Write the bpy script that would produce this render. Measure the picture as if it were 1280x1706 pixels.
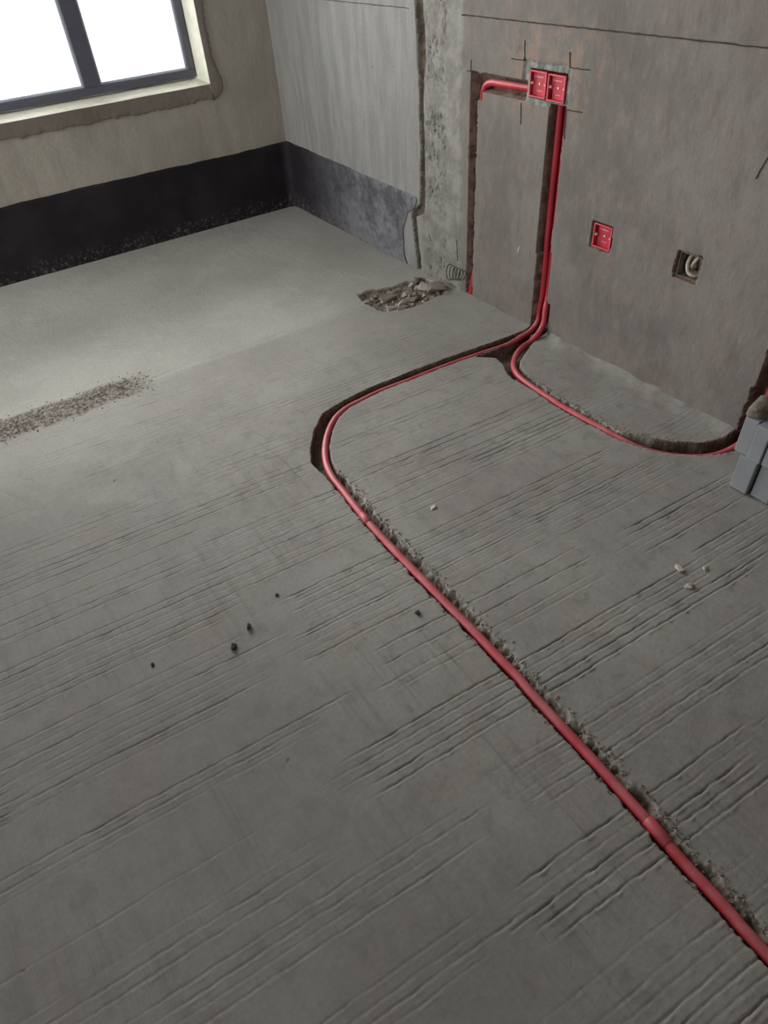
import bpy, bmesh, math, random
import numpy as np
from mathutils import Vector, Matrix

for o in list(bpy.data.objects):
    bpy.data.objects.remove(o)
scn = bpy.context.scene
COL = scn.collection
random.seed(7)
RNG = np.random.default_rng(11)

# ------------------------------------------------------------------ camera
F_PX = 1116.5
YAW, PITCH, ROLL = 0.53881, 0.74414, -0.08190
CAM = np.array([-1.82891, -3.79702, 1.32769])
def cam_axes():
    cy, sy, cp, sp = math.cos(YAW), math.sin(YAW), math.cos(PITCH), math.sin(PITCH)
    fwd = np.array([sy*cp, cy*cp, -sp]); right = np.array([cy, -sy, 0.0]); up = np.cross(right, fwd)
    cr, sr = math.cos(ROLL), math.sin(ROLL)
    return cr*right + sr*up, -sr*right + cr*up, fwd
CR, CU, CF = cam_axes()
cam = bpy.data.cameras.new('camera')
cam.sensor_fit = 'VERTICAL'; cam.sensor_height = 24.0
cam.lens = 24.0 * F_PX / 1706.0
cam.clip_start = 0.02
camo = bpy.data.objects.new('camera', cam); COL.objects.link(camo)
m = Matrix.Identity(4)
for i in range(3):
    m[i][0], m[i][1], m[i][2], m[i][3] = CR[i], CU[i], -CF[i], CAM[i]
camo.matrix_world = m
scn.camera = camo

# ------------------------------------------------------------------ world, light, exposure
world = bpy.data.worlds.new('overcast_sky'); scn.world = world; world.use_nodes = True
bg = world.node_tree.nodes['Background']
bg.inputs[0].default_value = (1.0, 0.98, 0.965, 1); bg.inputs[1].default_value = 3.0
scn.cycles.use_adaptive_sampling = True; scn.cycles.adaptive_threshold = .02; scn.cycles.max_bounces = 6; scn.cycles.diffuse_bounces = 4; scn.cycles.glossy_bounces = 2; scn.cycles.transparent_max_bounces = 6
vs = scn.view_settings
vs.view_transform = 'Standard'; vs.look = 'None'; vs.exposure = 2.46; vs.gamma = 1.0; vs.use_curve_mapping = False

def portal(name, loc, rot, sx, sy):
    l = bpy.data.lights.new(name, 'AREA'); l.shape = 'RECTANGLE'; l.size = sx; l.size_y = sy
    l.cycles.is_portal = True
    o = bpy.data.objects.new(name, l); COL.objects.link(o); o.location = loc; o.rotation_euler = rot
    return o
# room extents: right wall x=0, window wall y=0, floor z=0
XL, YR, ZC = -4.2, -6.6, 2.75
WX0, WX1, WZ0, WZ1 = -2.62, -0.375, 0.672, 2.32      # window opening in the back wall
RX0, RX1, RZ0, RZ1 = -3.7, -2.9, 0.9, 2.35           # unseen rear opening behind the camera, added for fill daylight
portal('window_daylight', ((WX0+WX1)/2, 0.16, (WZ0+WZ1)/2), (-math.pi/2, 0, 0), WX1-WX0, WZ1-WZ0)
LY0, LY1, LZ0, LZ1 = -1.25, -.1, .30, 2.36               # unseen side window left of the frame, added to brighten the balcony end
portal('added_side_daylight', (XL-.1, (LY0+LY1)/2, (LZ0+LZ1)/2), (0, -math.pi/2, 0), LZ1-LZ0, LY1-LY0)
portal('added_rear_daylight', ((RX0+RX1)/2, YR-0.1, (RZ0+RZ1)/2), (math.pi/2, 0, 0), RX1-RX0, RZ1-RZ0)

# ------------------------------------------------------------------ helpers
def hit(px, ax, val):
    """where the sight line of a photograph pixel meets the plane axis=val (used to measure real positions)"""
    d = ((px[0]-640)/F_PX)*CR - ((px[1]-853)/F_PX)*CU + CF
    return CAM + (val-CAM[ax])/d[ax]*d
TAB = RNG.random((8, 256, 256))
def vnoise(x, y, seed=0):
    T = TAB[seed % 8]
    xi = np.floor(x).astype(np.int64); yi = np.floor(y).astype(np.int64)
    fx = x-xi; fy = y-yi
    fx = fx*fx*(3-2*fx); fy = fy*fy*(3-2*fy)
    x0 = xi & 255; x1 = (xi+1) & 255; y0 = yi & 255; y1 = (yi+1) & 255
    return (T[x0, y0]*(1-fx)+T[x1, y0]*fx)*(1-fy) + (T[x0, y1]*(1-fx)+T[x1, y1]*fx)*fy
def fbm(x, y, scale, octv=3, seed=0):
    r = 0; a = 1.0; s = 0
    for k in range(octv):
        r = r + a*vnoise(x*scale*(2**k)+17.3*k+seed*5.1, y*scale*(2**k)+9.7*k, seed+k); s += a; a *= .5
    return r/s*2-1
def sstep(a, b, x):
    t = np.clip((x-a)/(b-a), 0, 1); return t*t*(3-2*t)
def arr(*parts):
    """a graded axis: (start, stop, step), ..."""
    out = []
    for a, b, st in parts:
        n = max(1, int(round(abs(b-a)/st)))
        out += list(np.linspace(a, b, n, endpoint=False))
    out.append(parts[-1][1])
    return np.array(out)
def link(o, parent=None):
    COL.objects.link(o)
    if parent is not None: o.parent = parent
    return o
def tag(o, label, cat, group=None):
    o['label'] = label; o['category'] = cat
    if group: o['group'] = group
    return o
def struct(o):
    o['kind'] = 'structure'; return o
def mesh_obj(name, verts, faces, mat, parent=None, smooth=False):
    me = bpy.data.meshes.new(name); me.from_pydata([tuple(v) for v in verts], [], faces); me.update()
    if mat: me.materials.append(mat)
    if smooth: me.polygons.foreach_set('use_smooth', [True]*len(me.polygons))
    return link(bpy.data.objects.new(name, me), parent)
def grid_mesh(name, P, keep=None, mats=(), midx=None, flip=False):
    """P: (nu, nv, 3) points -> quad mesh; keep: (nu-1, nv-1) bool"""
    nu, nv = P.shape[:2]
    idx = np.arange(nu*nv).reshape(nu, nv)
    q = np.stack([idx[:-1, :-1], idx[1:, :-1], idx[1:, 1:], idx[:-1, 1:]], -1)
    if flip: q = q[..., ::-1]
    if keep is None: keep = np.ones((nu-1, nv-1), bool)
    q = q[keep]; n = len(q)
    me = bpy.data.meshes.new(name)
    me.vertices.add(nu*nv); me.vertices.foreach_set('co', P.reshape(-1).astype(np.float32))
    me.loops.add(n*4); me.loops.foreach_set('vertex_index', q.reshape(-1).astype(np.int32))
    me.polygons.add(n); me.polygons.foreach_set('loop_start', np.arange(0, n*4, 4, dtype=np.int32))
    me.polygons.foreach_set('loop_total', np.full(n, 4, np.int32))
    for mt in mats: me.materials.append(mt)
    if midx is not None: me.polygons.foreach_set('material_index', midx[keep].astype(np.int32))
    me.polygons.foreach_set('use_smooth', np.ones(n, bool))
    me.update(calc_edges=True); me.validate()
    return me
def box_bm(bm, x0, x1, y0, y1, z0, z1, bevel=0):
    r = bmesh.ops.create_cube(bm, size=1)
    for v in r['verts']:
        v.co = Vector((x0+(v.co.x+.5)*(x1-x0), y0+(v.co.y+.5)*(y1-y0), z0+(v.co.z+.5)*(z1-z0)))
    if bevel:
        es = {e for v in r['verts'] for e in v.link_edges}
        bmesh.ops.bevel(bm, geom=list(es), offset=bevel, segments=2, affect='EDGES', profile=.5)
def bm_obj(name, bm, mat, parent=None, smooth=False):
    me = bpy.data.meshes.new(name); bm.to_mesh(me); bm.free()
    if mat: me.materials.append(mat)
    if smooth: me.polygons.foreach_set('use_smooth', [True]*len(me.polygons))
    return link(bpy.data.objects.new(name, me), parent)
def boxes(name, lst, mat, parent=None, bevel=0):
    bm = bmesh.new()
    for b in lst: box_bm(bm, *b, bevel=bevel)
    return bm_obj(name, bm, mat, parent)
def catmull(pts, step=.008):
    P = [Vector(p) for p in pts]; P = [2*P[0]-P[1]] + P + [2*P[-1]-P[-2]]
    out = []
    for i in range(1, len(P)-2):
        p0, p1, p2, p3 = P[i-1:i+3]
        n = max(2, int((p2-p1).length/step))
        for k in range(n):
            t = k/n
            out.append(.5*((2*p1)+(p2-p0)*t+(2*p0-5*p1+4*p2-p3)*t*t+(3*p1-p0-3*p2+p3)*t**3))
    out.append(P[-2].copy()); return out
def tube(name, path, rad, mat, parent=None, seg=14, hollow=0):
    """swept tube along path; rad a number or list; hollow: wall thickness shown at both open ends"""
    n = len(path); rr = rad if isinstance(rad, (list, tuple)) else [rad]*n
    V, Fc = [], []
    up = Vector((0.31, 0.17, 0.93))
    t0 = (path[1]-path[0]).normalized(); nx = up.cross(t0).normalized()
    frames = []
    for i, p in enumerate(path):
        t = (path[min(i+1, n-1)]-path[max(i-1, 0)]).normalized()
        nx = (nx - nx.dot(t)*t).normalized(); ny = t.cross(nx); frames.append((p, nx.copy(), ny, rr[i]))
    if hollow:
        frames = [(frames[0][0]+(path[1]-path[0])*1.5, frames[0][1], frames[0][2], rr[0]-hollow), (frames[0][0], frames[0][1], frames[0][2], rr[0]-hollow)] + frames + \
                 [(frames[-1][0], frames[-1][1], frames[-1][2], rr[-1]-hollow), (frames[-1][0]-(path[-1]-path[-2])*1.5, frames[-1][1], frames[-1][2], rr[-1]-hollow)]
    for p, a, b, r in frames:
        for k in range(seg):
            an = 2*math.pi*k/seg; V.append(p + a*math.cos(an)*r + b*math.sin(an)*r)
    for i in range(len(frames)-1):
        for k in range(seg):
            a = i*seg+k; b = i*seg+(k+1) % seg; Fc.append((a, b, b+seg, a+seg))
    Fc.append(tuple(range(seg))[::-1]); Fc.append(tuple((len(frames)-1)*seg+k for k in range(seg)))
    return mesh_obj(name, V, Fc, mat, parent, smooth=True)

# ------------------------------------------------------------------ materials
class NT:
    def __init__(s, name):
        s.m = bpy.data.materials.new(name); s.m.use_nodes = True; s.t = s.m.node_tree
        s.b = s.t.nodes['Principled BSDF']; s.pos = s.n('ShaderNodeTexCoord').outputs['Object']
        s.sep = s.n('ShaderNodeSeparateXYZ'); s.t.links.new(s.pos, s.sep.inputs[0])
        s.x, s.y, s.z = s.sep.outputs
    def n(s, typ): return s.t.nodes.new(typ)
    def put(s, sock, v):
        if isinstance(v, bpy.types.NodeSocket): s.t.links.new(v, sock)
        elif isinstance(v, tuple) and len(v) == 3 and sock.type == 'RGBA': sock.default_value = (*v, 1)
        else: sock.default_value = v
    def math(s, op, a, b=0, clamp=False):
        k = s.n('ShaderNodeMath'); k.operation = op; k.use_clamp = clamp; s.put(k.inputs[0], a); s.put(k.inputs[1], b); return k.outputs[0]
    def scale(s, v, sc=(1, 1, 1), rot=(0, 0, 0)):
        k = s.n('ShaderNodeMapping'); s.put(k.inputs['Vector'], v); k.inputs['Scale'].default_value = sc; k.inputs['Rotation'].default_value = rot; return k.outputs[0]
    def noise(s, scale, detail=4, rough=.6, vec=None, dist=0):
        k = s.n('ShaderNodeTexNoise'); s.put(k.inputs['Vector'], s.pos if vec is None else vec)
        k.inputs['Scale'].default_value = scale; k.inputs['Detail'].default_value = min(detail, 3); k.inputs['Roughness'].default_value = rough; k.inputs['Distortion'].default_value = dist
        return k.outputs[0]
    def voro(s, scale, vec=None, rnd=1):
        k = s.n('ShaderNodeTexVoronoi'); s.put(k.inputs['Vector'], s.pos if vec is None else vec); k.inputs['Scale'].default_value = scale; k.inputs['Randomness'].default_value = rnd; return k.outputs['Distance']
    def rng(s, v, a, b, c=0, d=1, smooth=True):
        k = s.n('ShaderNodeMapRange'); k.interpolation_type = 'SMOOTHSTEP' if smooth else 'LINEAR'
        s.put(k.inputs[0], v); 
        for i, q in enumerate((a, b, c, d)): k.inputs[i+1].default_value = q
        return k.outputs[0]
    def mix(s, f, a, b, mode='MIX'):
        k = s.n('ShaderNodeMix'); k.data_type = 'RGBA'; k.blend_type = mode
        s.put(k.inputs[0], f); s.put(k.inputs[6], a); s.put(k.inputs[7], b); return k.outputs[2]
    def bump(s, h, strength=.3, dist=.002, normal=None):
        k = s.n('ShaderNodeBump'); s.put(k.inputs['Height'], h); k.inputs['Strength'].default_value = strength; k.inputs['Distance'].default_value = dist
        if normal is not None: s.put(k.inputs['Normal'], normal)
        return k.outputs[0]
    def done(s, col, rough=.85, normal=None, spec=.3):
        s.put(s.b.inputs['Base Color'], col); s.put(s.b.inputs['Roughness'], rough); s.b.inputs['Specular IOR Level'].default_value = spec
        if normal is not None: s.put(s.b.inputs['Normal'], normal)
        return s.m
def srgb(r, g, b):
    f = lambda c: (c/255/12.92 if c/255 <= .04045 else ((c/255+.055)/1.055)**2.4)
    return (f(r), f(g), f(b))

def concrete(name, dark, light, warm, streak=None, bump=.35):
    s = NT(name)
    a = s.noise(2.2, 5, .6); b = s.noise(9, 5, .65); c = s.noise(70, 3, .6)
    col = s.mix(s.rng(a, .35, .65), dark, light)
    col = s.mix(s.rng(b, .45, .75, 0, .55), col, warm)
    if streak:
        st = s.noise(1, 4, .65, s.scale(s.pos, streak))
        col = s.mix(s.rng(st, .4, .7, 0, .4), col, tuple(v*1.22 for v in light))
        st2 = s.noise(1.7, 4, .65, s.scale(s.pos, streak))
        col = s.mix(s.rng(st2, .52, .72, 0, .35), col, tuple(v*.72 for v in dark))
    col = s.mix(s.rng(c, .3, .7, 0, .22), col, tuple(v*.8 for v in dark))
    pit = s.rng(s.noise(38, 2, .5), .72, .78, 0, .6)
    col = s.mix(pit, col, tuple(v*.5 for v in dark))
    h = s.math('ADD', s.math('MULTIPLY', s.noise(60, 4, .6), .7), s.math('MULTIPLY', s.noise(12, 3, .6), 2.0))
    return s.done(col, .9, s.bump(h, bump, .004), .25)

def floor_material():
    s = NT('floor_screed')
    # trowelled screed of the room, smoother paler screed of the former balcony beyond the removed partition
    a = s.noise(1.6, 5, .6); b = s.noise(6, 5, .65, dist=.6); c = s.noise(90, 3, .6)
    near = s.mix(s.rng(a, .35, .65), srgb(133, 129, 125), srgb(147, 144, 139))
    near = s.mix(s.rng(b, .48, .72, 0, .5), near, srgb(140, 128, 123))
    sw = s.noise(1, 5, .65, s.scale(s.pos, (30, 5, 1), (0, 0, .1)), .5)                   # broom swipes
    leftm = s.rng(s.x, -1.15, -1.7)
    near = s.mix(s.math('MULTIPLY', s.rng(sw, .45, .7, 0, .75), leftm), near, srgb(136, 133, 128))
    sw2 = s.noise(1.3, 5, .65, s.scale(s.pos, (22, 5, 1), (0, 0, -.2)), 1.2)
    near = s.mix(s.rng(sw2, .52, .75, 0, .3), near, srgb(116, 112, 107))
    # curved broom strokes: streaks that follow bent lines across the left half
    cv = s.n('ShaderNodeCombineXYZ'); kk = s.math('MAXIMUM', s.math('ADD', s.y, 2.2), 0)
    uu = s.math('ADD', s.x, s.math('MULTIPLY', s.math('MULTIPLY', kk, kk), .55))
    s.t.links.new(s.math('MULTIPLY', uu, 62), cv.inputs[0]); s.t.links.new(s.math('MULTIPLY', s.y, 2.4), cv.inputs[1])
    br = s.noise(1, 4, .7, cv.outputs[0], .3)
    bm_ = s.math('MULTIPLY', s.rng(s.x, -.75, -1.3), s.rng(s.noise(2.6, 3, .6), .42, .6))
    near = s.mix(s.math('MULTIPLY', bm_, s.rng(br, .5, .72, 0, .6)), near, srgb(114, 108, 102))
    near = s.mix(s.math('MULTIPLY', bm_, s.rng(br, .5, .28, 0, .6)), near, srgb(146, 143, 138))
    mot = s.noise(19, 5, .7, dist=.4)
    near = s.mix(s.rng(mot, .5, .72, 0, .45), near, srgb(110, 106, 101))
    near = s.mix(s.rng(mot, .5, .3, 0, .35), near, srgb(152, 149, 144))
    near = s.mix(s.math('MULTIPLY', leftm, .45), near, srgb(108, 105, 101))            # left half darkened in colour to offset the light falling there
    dust = s.noise(3.4, 6, .7, dist=.8)
    near = s.mix(s.math('MULTIPLY', s.rng(dust, .56, .72, 0, .55), s.rng(s.y, -2.6, -1.6)), near, srgb(150, 149, 144))
    far = s.mix(s.rng(a, .35, .65), srgb(162, 160, 153), srgb(174, 172, 165))
    far = s.mix(s.rng(b, .5, .75, 0, .5), far, srgb(180, 178, 172))
    edge = s.math('ADD', s.y, s.math('MULTIPLY', s.math('SUBTRACT', s.noise(5, 3, .6), .5), .10))
    track = s.math('ADD', s.y, s.math('MULTIPLY', s.math('SUBTRACT', s.noise(3, 4, .65), .5), .55))    # pale dust walked from the balcony into the room
    col = s.mix(s.rng(track, -2.05, -1.45, 0, .5), near, far)
    col = s.mix(s.rng(edge, -1.44, -1.34), col, far)
    # gritty strip where the partition stood
    g = s.math('MULTIPLY', s.rng(s.math('ABSOLUTE', s.math('ADD', edge, 1.365)), .085, .055), s.rng(s.x, -1.36, -1.5))
    grit = s.mix(s.rng(s.noise(70, 4, .7), .4, .62), srgb(92, 84, 77), srgb(150, 143, 136))
    col = s.mix(g, col, grit)
    col = s.mix(s.rng(c, .35, .7, 0, .18), col, srgb(95, 92, 88))
    spots = s.rng(s.noise(24, 2, .5), .76, .8, 0, .7)
    col = s.mix(spots, col, srgb(70, 66, 62))
    h = s.math('ADD', s.math('MULTIPLY', s.noise(75, 5, .65), .9), s.math('ADD', s.math('MULTIPLY', sw, .8), s.math('MULTIPLY', s.math('MULTIPLY', bm_, br), 1.6)))
    return s.done(col, .86, s.bump(h, .42, .003), .25)

def cut_material(name, a, b):
    s = NT(name)
    col = s.mix(s.rng(s.noise(28, 5, .7), .35, .65), a, b)
    col = s.mix(s.rng(s.noise(160, 3, .6), .5, .75, 0, .5), col, tuple(v*.55 for v in a))
    return s.done(col, .95, s.bump(s.noise(120, 4, .7), .7, .004), .15)

def wall_right_material():
    s = NT('wall_right_plaster')
    a = s.noise(2.4, 5, .6); b = s.noise(8, 5, .65); c = s.noise(110, 3, .6)
    stv = s.scale(s.pos, (1, 17, 2.6))
    st = s.noise(1, 5, .65, stv); st2 = s.noise(1.9, 5, .65, stv)
    near = s.mix(s.rng(a, .35, .65), srgb(106, 101, 97), srgb(123, 118, 113))
    near = s.mix(s.rng(b, .45, .72, 0, .6), near, srgb(127, 113, 108))
    diag = s.noise(1.2, 5, .65, s.scale(s.pos, (1, 13, 4), (.45, 0, 0)))
    near = s.mix(s.rng(diag, .52, .75, 0, .45), near, srgb(94, 88, 84))
    mot = s.noise(17, 6, .72, s.scale(s.pos, (1, 1.6, .8), (.35, 0, 0)))
    near = s.mix(s.rng(mot, .5, .74, 0, .38), near, srgb(92, 85, 81))
    near = s.mix(s.rng(mot, .5, .28, 0, .32), near, srgb(140, 134, 128))
    far = s.mix(s.rng(st, .36, .66), srgb(133, 131, 129), srgb(147, 146, 143))
    far = s.mix(s.rng(st2, .5, .75, 0, .4), far, srgb(127, 121, 117))
    far = s.mix(s.rng(b, .45, .7, 0, .5), far, srgb(136, 132, 129))
    strip = s.mix(s.rng(s.noise(14, 5, .7), .35, .65), srgb(120, 117, 112), srgb(143, 141, 135))
    yy = s.math('ADD', s.y, s.math('MULTIPLY', s.math('SUBTRACT', s.noise(7, 3, .6), .5), .035))
    col = s.mix(s.rng(yy, -1.54, -1.58), strip, near)
    col = s.mix(s.rng(yy, -1.30, -1.27), col, far)
    # pitted, hacked plaster where the partition was cut off
    pm = s.math('MULTIPLY', s.rng(yy, -1.29, -1.33), s.rng(yy, -1.49, -1.44))
    pv = s.noise(1, 5, .75, s.scale(s.pos, (1, 62, 40), (.5, 0, 0)), .4)
    cl = s.rng(s.noise(9, 3, .6), .42, .6)
    col = s.mix(s.math('MULTIPLY', s.math('MULTIPLY', pm, cl), s.rng(pv, .5, .6, 0, .85)), col, srgb(62, 57, 52))
    # brownish wash and fresh mortar round the double box
    bx = s.math('MULTIPLY', s.rng(s.math('ABSOLUTE', s.math('ADD', yy, 1.985)), .27, .11), s.rng(s.math('ABSOLUTE', s.math('ADD', s.z, -.87)), .19, .07))
    col = s.mix(s.math('MULTIPLY', bx, s.rng(s.noise(16, 4, .7), .4, .65, 0, .55)), col, srgb(150, 124, 108))
    col = s.mix(s.rng(c, .35, .7, 0, .2), col, srgb(100, 92, 88))
    spots = s.rng(s.noise(30, 2, .5), .75, .8, 0, .6)
    col = s.mix(spots, col, srgb(78, 70, 66))
    h = s.math('ADD', s.math('MULTIPLY', s.noise(80, 4, .6), .5), s.math('MULTIPLY', st, .7))
    h = s.math('ADD', h, s.math('MULTIPLY', mot, .8))
    h = s.math('ADD', h, s.math('MULTIPLY', s.math('MULTIPLY', pm, pv), -3.0))
    return s.done(col, .9, s.bump(h, .5, .003), .25)

def black_band_material(name, dusty):
    s = NT(name)
    base = s.mix(s.rng(s.noise(5, 4, .6), .4, .65), srgb(30, 25, 31), srgb(42, 36, 43))
    d = s.math('ADD', s.math('MULTIPLY', s.noise(5, 5, .7), .5), s.math('MULTIPLY', s.noise(26, 6, .8), .5)); f = s.noise(60, 5, .8)
    if dusty:   # pale dust rubbed over the paint towards the hacked joint
        g = s.rng(s.y, -.12, -.95)
        lo = s.rng(s.z, .30, .02, 0, .5)
        k = s.math('MULTIPLY', g, s.rng(s.math('ADD', d, s.math('MULTIPLY', lo, .12)), .38, .68, .28, .95))
        base = s.mix(k, base, srgb(132, 132, 138))
        base = s.mix(s.math('MULTIPLY', g, s.rng(f, .6, .75, 0, .5)), base, srgb(150, 150, 154))
    lo2 = s.rng(s.z, .10, .0)
    base = s.mix(s.math('MULTIPLY', lo2, s.rng(s.math('ADD', f, s.math('MULTIPLY', d, .3)), .66, .86)), base, srgb(120, 112, 104))
    return s.done(base, .72, s.bump(s.noise(40, 4, .6), .25, .003), .3)

def plain(name, col, rough=.5, spec=.5, var=.12, scale=30, metal=0, bump=.1):
    s = NT(name)
    c = s.mix(s.rng(s.noise(scale, 4, .6), .35, .68), col, tuple(v*(1-var*2) for v in col))
    s.b.inputs['Metallic'].default_value = metal
    return s.done(c, rough, s.bump(s.noise(scale*3, 3, .6), bump, .002), spec)

def red_pvc_material():
    s = NT('red_pvc')
    c = s.mix(s.rng(s.noise(9, 4, .6), .4, .7), srgb(174, 46, 58), srgb(158, 40, 50))
    g = s.n('ShaderNodeNewGeometry'); sp = s.n('ShaderNodeSeparateXYZ'); s.t.links.new(g.outputs['Normal'], sp.inputs[0])
    up = s.rng(sp.outputs[2], .15, .95)                                                   # upward faces paler: cement dust plus a painted top highlight
    d = s.rng(s.noise(14, 6, .7), .25, .8, .15, .75)
    c = s.mix(s.math('MULTIPLY', up, d), c, srgb(186, 122, 124))
    c = s.mix(s.rng(s.noise(120, 3, .6), .64, .74, 0, .4), c, srgb(160, 116, 112))
    return s.done(c, .42, s.bump(s.noise(60, 3, .6), .05, .001), .4)

def glass_material():
    mt = bpy.data.materials.new('window_glass'); mt.use_nodes = True; t = mt.node_tree; t.nodes.clear()
    out = t.nodes.new('ShaderNodeOutputMaterial'); mx = t.nodes.new('ShaderNodeMixShader'); fr = t.nodes.new('ShaderNodeFresnel')
    tr = t.nodes.new('ShaderNodeBsdfTransparent'); gl = t.nodes.new('ShaderNodeBsdfGlossy')
    fr.inputs[0].default_value = 1.45; gl.inputs['Roughness'].default_value = .02; tr.inputs[0].default_value = (.95, .97, .97, 1)
    t.links.new(fr.outputs[0], mx.inputs[0]); t.links.new(tr.outputs[0], mx.inputs[1]); t.links.new(gl.outputs[0], mx.inputs[2]); t.links.new(mx.outputs[0], out.inputs[0])
    return mt

M = dict(
    floor=floor_material(),
    cut=cut_material('cut_screed', srgb(86, 70, 62), srgb(112, 98, 88)),
    cutwall=cut_material('cut_plaster', srgb(92, 70, 64), srgb(120, 98, 90)),
    joint=cut_material('hacked_joint', srgb(96, 87, 79), srgb(126, 118, 108)),
    mortar=cut_material('fresh_mortar', srgb(110, 112, 106), srgb(142, 144, 137)),
    wr=wall_right_material(),
    wb=concrete('wall_back_plaster', srgb(156, 150, 141), srgb(172, 166, 156), srgb(164, 152, 143), (9, 1, 1.5)),
    patch=concrete('window_patch_cement', srgb(118, 110, 102), srgb(136, 128, 119), srgb(124, 111, 104)),
    shell=concrete('room_plaster', srgb(160, 157, 152), srgb(174, 171, 165), srgb(164, 158, 150)),
    ceil=concrete('ceiling_concrete', srgb(178, 176, 172), srgb(192, 190, 186), srgb(184, 178, 172)),
    black_b=black_band_material('black_waterproof_paint', False),
    black_r=black_band_material('black_waterproof_paint_dusty', True),
    putty=plain('white_putty', srgb(226, 224, 208), .8, .3, .06, 20, bump=.3),
    alu=plain('grey_aluminium', srgb(92, 92, 104), .4, .5, .04, 14),
    bead=plain('glazing_bead', srgb(206, 214, 228), .25, .5, .03, 14),  # pale tint painted in for the daylight reflected on the beads
    red=red_pvc_material(),
    redbox=plain('red_box_pvc', srgb(190, 52, 68), .45, .4, .12, 40),
    redboxdark=plain('red_box_pvc_rim', srgb(206, 84, 98), .5, .4, .1, 40),
    letter=plain('pale_moulding', srgb(222, 150, 156), .5, .4, .05, 60),
    lug=plain('pale_screw_lug', srgb(226, 216, 196), .4, .5, .06, 60),
    pencil=plain('pencil_graphite', srgb(58, 52, 48), .9, .2, .15, 120),
    ink=plain('ink_line', srgb(66, 60, 56), .9, .2, .15, 90),
    brick=concrete('cement_brick', srgb(128, 130, 134), srgb(146, 149, 153), srgb(136, 137, 138), bump=.2),
    rubble=concrete('rubble_mortar', srgb(118, 107, 98), srgb(148, 139, 130), srgb(126, 112, 103), bump=.5),
    rubble_pale=concrete('rubble_pale', srgb(160, 150, 143), srgb(182, 173, 166), srgb(166, 150, 144), bump=.5),
    crumb=plain('dark_crumb', srgb(62, 56, 48), .95, .2, .2, 90, bump=.5),
    oldbox=plain('old_box_plastic', srgb(128, 118, 108), .7, .3, .2, 40),
    cable=plain('beige_cable', srgb(186, 176, 158), .5, .4, .1, 60),
    wash=plain('lime_wash', srgb(190, 190, 186), .9, .2, .1, 60),
    glass=glass_material(),
)

# ------------------------------------------------------------------ conduit routes (real positions measured from the photo)
def onfloor(pts, zs): return [hit(q, 2, z) for q, z in zip(pts, zs)]
R_P = .0118
B_PX = [(844,576),(800,591),(740,612),(687,633),(637,652),(603,668),(578,681),(559,698),(547,722),(542,748),(544,772),(553,794),(572,819),(594,847),(619,877),(660,921),(709,971),(746,1009),(786,1049),(826,1091),(865,1131),(883,1153),(936,1211),(989,1268),(1042,1327),(1095,1386),(1140,1439),(1186,1488),(1220,1526),(1277,1590)]
B_Z = [-.016,-.015,-.014,-.014,-.013,-.013,-.012,-.012,-.012,-.012,-.012,-.010,-.008] + [-.006]*17
B_FLOOR = [np.array(v) for v in onfloor(B_PX, B_Z)]
B_FLOOR.append(B_FLOOR[-1]+np.array([-.004,-.35,0])); B_FLOOR.append(B_FLOOR[-1]+np.array([0,-.45,0]))
C_PX = [(885,569),(872,578),(862,589),(857,601),(856,612),(861,623),(872,634),(890,647),(908,659),(929,673),(965,694),(1000,713),(1026,728),(1057,744),(1087,754),(1122,761),(1164,763),(1197,758),(1230,749)]
C_Z = [-.004,-.006,-.008,-.009,-.010,-.008,-.006,-.004,-.004,-.004,-.004,-.005,-.008,-.014,-.018,-.020,-.019,-.014,-.008]
C_FLOOR = [np.array(v) for v in onfloor(C_PX, C_Z)]
def onwall(px, x): return tuple(hit(px, 0, x))
B_PATH = [(.036,-2.019,.7975),(.036,-2.019,.70),(.036,-2.020,.40),(.034,-2.026,.16),onwall((899,518),.028),onwall((896,537),.014),onwall((884,552),-.020)] + [tuple(hit((868,562),2,-.012))] + [tuple(v) for v in B_FLOOR]
C_PATH = [(.046,-2.044,.7975),(.046,-2.044,.70),(.045,-2.045,.40),(.038,-2.052,.16),onwall((909,516),.012),onwall((907,534),-.002),onwall((903,546),-.016),onwall((896,557),-.040)] + [tuple(v) for v in C_FLOOR[:-1]] + \
         [(-.045,-2.982,-.004),(-.004,-2.990,.024),(.018,-2.992,.075),(.020,-2.992,.16),(.020,-2.992,.5),(.020,-2.992,.885)]
A_PATH = [(.020,-1.906,.818),(.020,-1.86,.8165),(.020,-1.74,.8135),(.021,-1.69,.811),(.024,-1.655,.796),(.028,-1.637,.76),(.030,-1.633,.70),(.030,-1.632,.40),(.029,-1.631,.16),(.018,-1.628,.085),(.010,-1.626,.03),(.010,-1.626,-.04)]

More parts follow.
